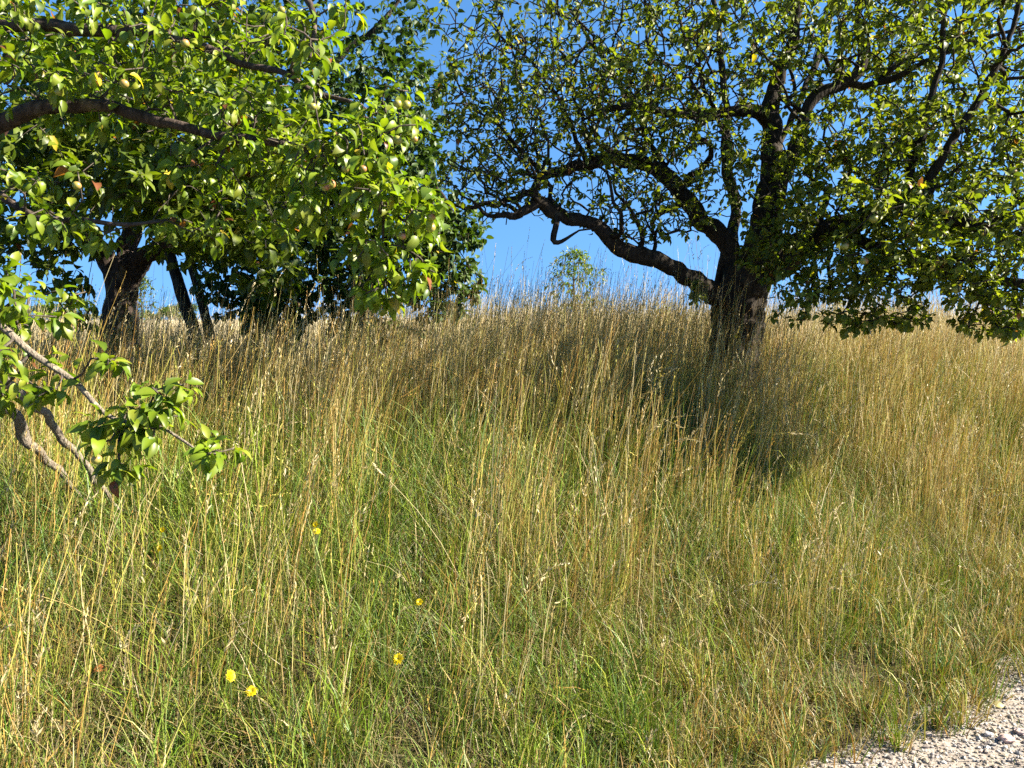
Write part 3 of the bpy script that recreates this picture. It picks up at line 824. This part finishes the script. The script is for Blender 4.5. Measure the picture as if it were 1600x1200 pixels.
sapling(897, 13.0, 384, 105, 'small staked sapling standing alone against open sky under the long limb', 200, True, PAL_SAP, .08)
sapling(222, 24.0, 424, 55, 'thin sapling at the field edge just right of the forked trunk', 90, True, PAL_SAP, .13)
sapling(1040, 10.5, 478, 40, 'low bushy green seedling poking through the grass left of the thick trunk', 40, False, PAL_SAP, .06)
sapling(1415, 15.0, 462, 60, 'faint young tree half hidden by drooping boughs at the right', 80, True, PAL_SAP, .09)
sapling(1308, 14.0, 470, 40, 'thin grey green seedling behind the drooping boughs right of the thick trunk', 50, False, PAL_SAP, .08)

def far_tree(px, depth, h, w, label, seed):
    rg = np.random.default_rng(seed)
    x0 = float(P(px, 500, depth)[0]); z0 = float(ground(x0, depth)) + .2
    r = empty('distant_tree', (x0, depth, z0), label, 'tree', 'far trees on the horizon at the left')
    V, Q, T_ = tube(np.array([[x0, depth, z0 - .3], [x0 + .05, depth, z0 + h * .4], [x0, depth, z0 + h * .75]]), [h * .03, h * .025, h * .01], 8)
    link('trunk', mesh_np('trunk', V, [Q, T_]), r, (M_bark_mid,))
    c = []
    for k in range(7):
        cc = np.array([x0, depth, z0 + h * .58]) + rg.normal(0, 1, 3) * np.array([w * .22, w * .22, h * .15])
        v = unit(rg.normal(0, 1, (240, 3))) * rg.random((240, 1)) ** .4 * np.array([w * .28, w * .28, h * .22])
        c.append(cc + v)
    pos = np.vstack(c); n = len(pos)
    dirv = unit(rg.normal(0, 1, (n, 3))); nr = unit(np.array([0, 0, 1]) + rg.normal(0, .6, (n, 3)))
    nr = unit(nr - dirv * (nr * dirv).sum(1, keepdims=True))
    ln = np.full(n, h * .09) * rg.uniform(.6, 1.3, n)
    V, F, k = leaf_verts(pos, dirv, nr, ln, ln * .6, np.full(n, .5), np.full(n, .3), False)
    link('crown', mesh_np('crown', V, [F], np.repeat(leaf_colors(n, PAL_MID), k, 0)), r, (M_leaf_dark,))
FT = [(62, 210, 5.2, 5.5, 'tall rounded far tree leftmost on the horizon'), (84, 215, 5.6, 6, 'second rounded far tree from the left edge of the horizon'), (103, 220, 4.6, 5, 'smaller far tree closing the left horizon clump'),
      (128, 330, 3.6, 8, 'low far bush between the horizon clump and the forked trunk'), (150, 330, 3.4, 7, 'low far bush touching the forked trunk on its left'), (228, 330, 4.6, 7, 'far bush behind the field edge sapling'),
      (244, 330, 4.4, 6, 'low far tree just right of the field edge sapling'), (264, 200, 4.9, 6, 'dense dark far tree left of the leaning stems'), (282, 205, 4.7, 6, 'dense dark far tree touching the leaning stems'),
      (20, 240, 5, 6, 'far tree hidden behind near leaves at the left edge'), (40, 240, 4.7, 6, 'far tree behind near leaves beside the horizon clump')]
for i, (px_, dp, h, w, lab) in enumerate(FT): far_tree(px_, dp, h, w, lab, 100 + i)

# ------------------------------------------------------------------ flowers
FLOWERS = [(360, 1056, .34, .019, 'yellow flower left of a lower twin at the bottom left of the meadow'), (393, 1080, .30, .017, 'yellow flower right of and just below its twin at the bottom left'),
           (622, 1030, .36, .020, 'large yellow flower alone low in the middle of the meadow'), (655, 941, .42, .014, 'small yellow flower above the large lone yellow one'),
           (493, 820, .5, .014, 'upper of two tiny yellow flowers in the left half of the meadow'), (495, 830, .47, .014, 'lower of two tiny yellow flowers in the left half of the meadow'),
           (254, 828, .5, .013, 'tiny yellow flower below the hanging leafy twigs at the left'), (249, 857, .46, .013, 'lowest tiny yellow flower under the hanging leafy twigs at the left'),
           (1150, 526, .8, .014, 'tiny yellow flower against the thick dark trunk'), (1172, 541, .78, .016, 'orange yellow flower just below the base of the thick trunk')]
FPOS = []
for (qx, qy, hh, r, lab) in FLOWERS:
    p = on_ground(qx, qy, hh) if qy > 600 else P(qx, qy, 5.6)
    FPOS.append(p)
    z0 = float(ground(p[0], p[1]))
    f = empty('yellow_flower', (p[0], p[1], z0), lab, 'flower', 'yellow flowers in the meadow')
    top = np.array(p)
    V, Q, T_ = tube(np.array([[p[0] + .02, p[1] + .03, z0 - .02], [p[0] - .005, p[1] + .015, (z0 + p[2]) / 2], top - [0, 0, .004]]), [.0022, .0018, .0016], 6)
    link('stem', mesh_np('stem', V, [Q, T_], np.tile((.09, .13, .03), (len(V), 1))), f, (M_grass,))
    ax_ = unit(np.array([RNG.normal(.1, .35), -.7 + RNG.normal(0, .15), .7]))
    npet = 44
    a = np.arange(npet) * 2.399; lay = np.linspace(0, 1, npet)
    e1 = unit(np.cross(ax_, [0, 0, 1.])); e2 = np.cross(ax_, e1)
    dirv = unit(np.cos(a)[:, None] * e1 + np.sin(a)[:, None] * e2 + ax_ * (.15 + .8 * lay[:, None] ** 2))
    nr = unit(ax_ - dirv * (dirv @ ax_)[:, None])
    ln = r * 1.15 * (1 - .45 * lay)
    V, F, k = leaf_verts(top + dirv * .001, dirv, nr, ln, ln * .42, np.full(npet, .15), np.full(npet, .1), False)
    c = np.array([.80, .62, .01]) if qx != 1172 else np.array([.75, .40, .01])
    link('flower_head', mesh_np('flower_head', V, [F], np.tile(c, (len(V), 1))), f, (M_petal,))
FPOS = np.array(FPOS)

for (qx, qy, hh, c, lab) in ((147, 1044, .18, (.50, .16, .05), 'orange dead leaf caught in the grass at the lower left'), (10, 1121, .12, (.45, .20, .08), 'orange brown dead leaf in the grass at the left edge'),
                       (1392, 1157, .01, (.50, .36, .12), 'pale yellow dead leaf lying on the gravel edge'), (1372, 1158, .01, (.30, .12, .05), 'reddish brown dead leaf beside the pale leaf on the gravel edge'),
                       (1552, 1101, .02, (.48, .40, .14), 'pale yellow dead leaf at the grass edge above the gravel')):
    p = on_ground(qx, qy, hh)
    V, F, k = leaf_verts(np.zeros((1, 3)), np.array([[.9, -.3, .2]]), np.array([[.1, -.6, .8]]), np.array([.05]), np.array([.03]), np.array([.9]), np.array([.4]), True)
    V = np.vstack([V, V + np.array([0, .0, -.0006])])
    F = np.vstack([F, F[:, ::-1] + len(V) // 2])
    o = link('dead_leaf', mesh_np('dead_leaf', V, [F], np.tile(np.array(c), (len(V), 1))), None, (M_grass,))
    o.location = p; tag(o, lab, 'leaf', 'dead leaves fallen on the ground')

# ------------------------------------------------------------------ grass
def scatter(bands, dmin=0.0):
    """positions over the ground in front of the path; bands: (y0, y1, density per m2)"""
    out = []
    for (y0, y1, rho) in bands:
        w0 = .78 * y1 + 1.2
        n = int(rho * (y1 - y0) * 2 * w0)
        x = RNG.uniform(-w0, w0, n); y = RNG.uniform(y0, y1, n)
        ok = (np.abs(x) < .74 * y + 1.0) & (edge_d(x, y) > dmin)
        out.append(np.stack([x[ok], y[ok]], 1))
    return np.vstack(out)

def ribbons(base, h, lean_dir, lean, curve, width, wdir, segs, taper, wig=0.02):
    n = len(base)
    ts = np.linspace(0, 1, segs + 1)
    ld = np.stack([np.cos(lean_dir), np.sin(lean_dir), np.zeros(n)], 1)
    wd = np.stack([np.cos(wdir), np.sin(wdir), np.zeros(n)], 1)
    ang = lean[:, None] + curve[:, None] * ts[None] ** 1.6
    pos = np.zeros((n, segs + 1, 3)); pos[:, 0] = base
    for j in range(1, segs + 1):
        a = (ang[:, j] + ang[:, j - 1]) / 2
        ds = h / segs
        pos[:, j] = pos[:, j - 1] + ds[:, None] * (np.sin(a)[:, None] * ld + np.cos(a)[:, None] * np.array([0, 0, 1.]))
    if wig:
        ph = RNG.uniform(0, 6.283, (n, 2)); am = RNG.normal(0, wig, (n, 2)) * h[:, None]
        tt_ = ts[None] * np.pi
        pos[..., 0] += am[:, :1] * np.sin(tt_ * 1.6 + ph[:, :1]) * np.minimum(1, ts * 3)[None]
        pos[..., 1] += am[:, 1:] * np.sin(tt_ * 2.1 + ph[:, 1:]) * np.minimum(1, ts * 3)[None]
    wv = (width[:, None] * taper(ts)[None])[..., None] * wd[:, None] * .5
    V = np.stack([pos - wv, pos + wv], 2).reshape(n, (segs + 1) * 2, 3)
    q = np.array([[2 * j, 2 * j + 1, 2 * j + 3, 2 * j + 2] for j in range(segs)])
    F = (q[None] + (np.arange(n) * (segs + 1) * 2)[:, None, None]).reshape(-1, 4)
    return V.reshape(-1, 3), F, pos

def thin_flowers(xy, rad=.10):
    keep = np.ones(len(xy), bool)
    for p in FPOS:
        dx = xy[:, 0] - p[0]; dy = xy[:, 1] - p[1]
        k = (np.abs(dx) < .06) & (dy < .02) & (dy > -.45)
        keep &= ~(k & (RNG.random(len(xy)) < .95))
    for (tx, ty, tr) in ((rD.location.x, rD.location.y, .22), (rB.location.x, rB.location.y, .15), (rC2.location.x, rC2.location.y, .12)):
        keep &= np.hypot(xy[:, 0] - tx, xy[:, 1] - ty) > tr
    return xy[keep]

def hscale(x, y):
    d = edge_d(x, y)
    a = np.interp(d, [0, .25, .7, 1.4, 2.4, 4], [.16, .32, .58, .80, .95, 1.0])
    return a * (1 + .14 * smooth((y - 3.5) / 2) * smooth((9 - y) / 3)) * (.80 + .4 * fbm(x * .8 + 9, y * .8 + 4))

# dry stems with seed heads
STRAW = np.array([[.54, .40, .15], [.50, .33, .08], [.62, .52, .27], [.44, .25, .06], [.54, .45, .11], [.42, .40, .08]])
xy = thin_flowers(scatter([(1.6, 3.2, 640), (3.2, 4.6, 1150), (4.6, 6.5, 1500), (6.5, 9, 1000), (9, 13, 520), (13, 20, 260), (20, 33, 120)], .12))
ring = []
for o_, rr_, nn_ in ((rD, .22, 620), (rB, .16, 260), (rC, .16, 160), (rC2, .16, 140)):
    a_ = RNG.uniform(0, 6.283, nn_); q_ = rr_ + RNG.random(nn_) ** 1.4 * .75
    ring.append(np.stack([o_.location.x + q_ * np.cos(a_), o_.location.y + q_ * np.sin(a_)], 1))
xy = np.vstack([xy] + ring); n_ring = sum(len(q_) for q_ in ring)
x, y = xy.T; n = len(x)
clump = fbm(x * 2.3 + 60, y * 2.3 + 11)
keep = RNG.random(n) < np.clip((clump - .36) * 4.0, .06, 1) * (1 - .6 * np.exp(-((x + 2.1) ** 2 + (y - 3.9) ** 2) / .9) - .6 * np.exp(-((x - .15) ** 2 + (y - 2.75) ** 2) / .2))
keep[-n_ring:] = True
x, y = x[keep], y[keep]; n = len(x)
clump_k = smooth((clump[keep] - .35) / .4)
z = ground(x, y)
h = (.75 + RNG.normal(0, .14, n)) * hscale(x, y); h = np.clip(h, .12, 1.12)
h *= .88 + .3 * clump_k
tall = RNG.random(n) < .15; h[tall] *= 1.2
tl2 = (RNG.random(n) < .10) & (y > 7); h[tl2] *= RNG.uniform(1.1, 1.45, tl2.sum())
px_w = np.maximum(1.0, y / 5.0)
width = RNG.uniform(.0018, .0034, n) * px_w ** .8
ldir = RNG.normal(.35, .9, n); lean = np.abs(RNG.normal(.04, .09, n)); curve = np.abs(RNG.normal(.18, .26, n))
bent = RNG.random(n) < .13
lean[bent] += RNG.uniform(.2, .7, bent.sum()); curve[bent] += RNG.uniform(.2, 1.4, bent.sum()); ldir[bent] = RNG.uniform(0, 6.28, bent.sum())
V1, F1, pos = ribbons(np.stack([x, y, z - .02], 1), h, ldir, lean, curve, width, RNG.normal(0, .9, n), 5, lambda t: 1 - .35 * t)
hue = fbm(x * .9 + 3, y * .9 + 70)
base = STRAW[RNG.integers(0, 6, n)] * RNG.uniform(.75, 1.2, (n, 1))
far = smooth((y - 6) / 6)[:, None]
base = base * (1 - far) + np.array([.68, .56, .33]) * RNG.uniform(.75, 1.15, (n, 1)) * far  # pale straw towards the ridge, its colour lightened further to read as sunlit
lowc = np.array([.20, .22, .05]) * RNG.uniform(.7, 1.2, (n, 1))
tt = np.repeat(np.linspace(0, 1, 6), 2)[None, :, None]
mixk = smooth((tt - .05) / .55)
C1 = (lowc[:, None] * (1 - mixk) + base[:, None] * mixk).reshape(-1, 3)
# seed heads: several small spikelets along the upper stem
hp = [] ; hd = []; hc = []; hl = []
sub = np.where((y < 15) & (RNG.random(n) < .42))[0]
tipdir = unit(pos[sub, -1] - pos[sub, -3])
hl0 = RNG.uniform(.05, .14, len(sub)) * np.clip(h[sub] / .6, .5, 1.2)
K = 7
for k in range(K):
    u = k / (K - 1)
    p = pos[sub, -1] - tipdir * (hl0 * (1 - u) - .01)[:, None]
    sd = unit(RNG.normal(0, 1, (len(sub), 3)))
    hp.append(p); hd.append(unit(tipdir * 1.0 + sd * .26)); hl.append(RNG.uniform(.012, .022, len(sub)) * px_w[sub] ** .35); hc.append(base[sub] * RNG.uniform(.9, 1.3, (len(sub), 1)))
sub2 = np.where((y < 7) & (RNG.random(n) < .04))[0]
td2 = unit(pos[sub2, -1] - pos[sub2, -2])
fl = RNG.uniform(.09, .20, len(sub2)) * np.clip(h[sub2] / .6, .5, 1.2)
for k in range(22):
    u = k / 21
    nod = np.array([.5, -.1, -.45]) * (u ** 2 * .5)
    dd2 = unit(td2 + nod)
    hp.append(pos[sub2, -1] + dd2 * (fl * u)[:, None]); sd = unit(RNG.normal(0, 1, (len(sub2), 3)))
    hd.append(unit(dd2 + sd * (.75 - .35 * u))); hl.append(RNG.uniform(.014, .030, len(sub2)) * (1.15 - .6 * u))
    hc.append(np.array([.58, .48, .26]) * RNG.uniform(.8, 1.2, (len(sub2), 1)))
hp = np.vstack(hp); hd = np.vstack(hd); hl = np.concatenate(hl); hc = np.vstack(hc)
nr = unit(RNG.normal(0, 1, hp.shape)); nr = unit(nr - hd * (nr * hd).sum(1, keepdims=True))
w = unit(np.cross(nr, hd)) * (hl * .09 + .0006 * np.repeat(1, len(hl)))[:, None]
V2 = np.stack([hp, hp + hd * (hl * .5)[:, None] + w, hp + hd * hl[:, None], hp + hd * (hl * .5)[:, None] - w], 1).reshape(-1, 3)
F2 = np.arange(len(hp) * 4).reshape(-1, 4)
V = np.vstack([V1, V2]); C = np.vstack([C1, np.repeat(hc, 4, 0)])
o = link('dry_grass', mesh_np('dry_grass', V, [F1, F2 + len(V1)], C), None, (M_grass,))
tag(o, 'tall dry straw coloured grass stems with seed heads covering the meadow', 'grass', None, 'stuff')
print('dry stems', n)

# green blades
GREEN = np.array([[.16, .26, .018], [.22, .30, .022], [.10, .20, .025], [.32, .35, .04], [.17, .26, .07]])
loose = scatter([(1.6, 3.2, 700), (3.2, 4.6, 700), (4.6, 6.5, 700), (6.5, 9, 600), (9, 13, 240)], -.02)
tc_ = scatter([(1.6, 3.2, 105), (3.2, 4.6, 95), (4.6, 6.5, 65), (6.5, 9, 22)], -.06)
ve = scatter([(1.6, 4.8, 60)], -.45); ved = edge_d(ve[:, 0], ve[:, 1])
ve = ve[((ved > -.13) & (ved < .22)) | ((ved < -.13) & (RNG.random(len(ve)) < .05))]
tc_ = np.vstack([tc_, ve])
reps = RNG.integers(10, 42, len(tc_))
tuft = np.repeat(np.arange(len(tc_)), reps)
tsz = RNG.uniform(.012, .045, len(tc_))
off = RNG.normal(0, 1, (len(tuft), 2)) * tsz[tuft][:, None]
tb = tc_[tuft] + off
nl_ = len(loose)
th_ = np.concatenate([np.ones(nl_) * .85, RNG.uniform(.65, 1.35, len(tc_))[tuft]])
tcol = np.concatenate([np.full(nl_, -1), RNG.integers(0, 5, len(tc_))[tuft]]).astype(int)
tdir = np.concatenate([RNG.uniform(0, 6.283, nl_), np.arctan2(off[:, 1], off[:, 0]) + RNG.normal(0, .6, len(tuft))])
xy = np.vstack([loose, tb])
kp = edge_d(xy[:, 0], xy[:, 1]) > -.5
for p_ in FPOS:
    ddx = xy[:, 0] - p_[0]; ddy = xy[:, 1] - p_[1]
    kp &= ~((np.abs(ddx) < .06) & (ddy < .02) & (ddy > -.45) & (RNG.random(len(xy)) < .95))
for o_, tr in ((rD, .24), (rB, .15)):
    kp &= np.hypot(xy[:, 0] - o_.location.x, xy[:, 1] - o_.location.y) > tr
xy, th_, tcol, tdir = xy[kp], th_[kp], tcol[kp], tdir[kp]
x, y = xy.T; n = len(x); z = ground(x, y)
patch = fbm(x * .75 + 20, y * .75 + 33) + .28 * np.exp(-((x + 2.1) ** 2 + (y - 3.9) ** 2) / .9) + .22 * np.exp(-((x - .15) ** 2 + (y - 2.75) ** 2) / .25)
h = np.clip((.40 + RNG.normal(0, .13, n) + .3 * (patch - .5)) * np.clip(hscale(x, y) * 1.1, .34, 1.1) * th_, .05, .85)
width = RNG.uniform(.0026, .0072, n) * np.maximum(1, y / 5) ** .7
lean = np.abs(RNG.normal(.14, .16, n)); curve = np.abs(RNG.normal(.8, .65, n))
V1, F1, pos = ribbons(np.stack([x, y, z - .01], 1), h, tdir, lean, curve, width, RNG.uniform(0, 6.283, n), 4, lambda t: np.sqrt(np.clip(1 - t, 0.004, 1)))
c = GREEN[np.where(tcol < 0, RNG.integers(0, 5, n), tcol)] * RNG.uniform(.7, 1.25, (n, 1))
dry = RNG.random(n) < np.clip(.50 - 1.6 * (patch - .33), .05, .5)
dry |= (edge_d(x, y) < .3) & (RNG.random(n) < .5)
c[dry] = STRAW[RNG.integers(0, 6, dry.sum())] * RNG.uniform(.55, 1.0, (dry.sum(), 1))
o = link('green_grass', mesh_np('green_grass', V1, [F1], np.repeat(c, 10, 0)), None, (M_grass,))
tag(o, 'green and yellowing grass blades growing thick between the dry stems', 'grass', None, 'stuff')
print('green blades', n)

# thatch: short tangled dead blades near the soil
xy = scatter([(1.6, 3.2, 4200), (3.2, 4.6, 3200), (4.6, 7, 1000)], -.06)
ed = scatter([(1.6, 4.6, 700)], -.7)
ed = ed[(edge_d(ed[:, 0], ed[:, 1]) < .25) & (RNG.random(len(ed)) < np.exp(-np.abs(edge_d(ed[:, 0], ed[:, 1])) / .20))]
xy = np.vstack([xy, ed])
x, y = xy.T; n = len(x); z = ground(x, y)
h = RNG.uniform(.06, .30, n) * np.clip(hscale(x, y) * 1.5, .35, 1)
V1, F1, pos = ribbons(np.stack([x, y, z + np.maximum(0, RNG.uniform(0, .36, n) * (hscale(x, y) - .14))], 1), h, RNG.uniform(0, 6.283, n), RNG.uniform(.1, 1.2, n), RNG.normal(1.2, 1.0, n), RNG.uniform(.0015, .0036, n), RNG.uniform(0, 6.283, n), 3, lambda t: 1 - .7 * t)
c = np.array([[.36, .27, .12], [.30, .20, .08], [.46, .38, .2], [.20, .25, .04], [.28, .32, .06], [.15, .22, .03]])[RNG.integers(0, 6, n)] * RNG.uniform(.6, 1.15, (n, 1))
o = link('dead_grass', mesh_np('dead_grass', V1, [F1], np.repeat(c, 8, 0)), None, (M_grass,))
tag(o, 'short tangled dead and half green grass matted at the foot of the stems', 'grass', None, 'stuff')
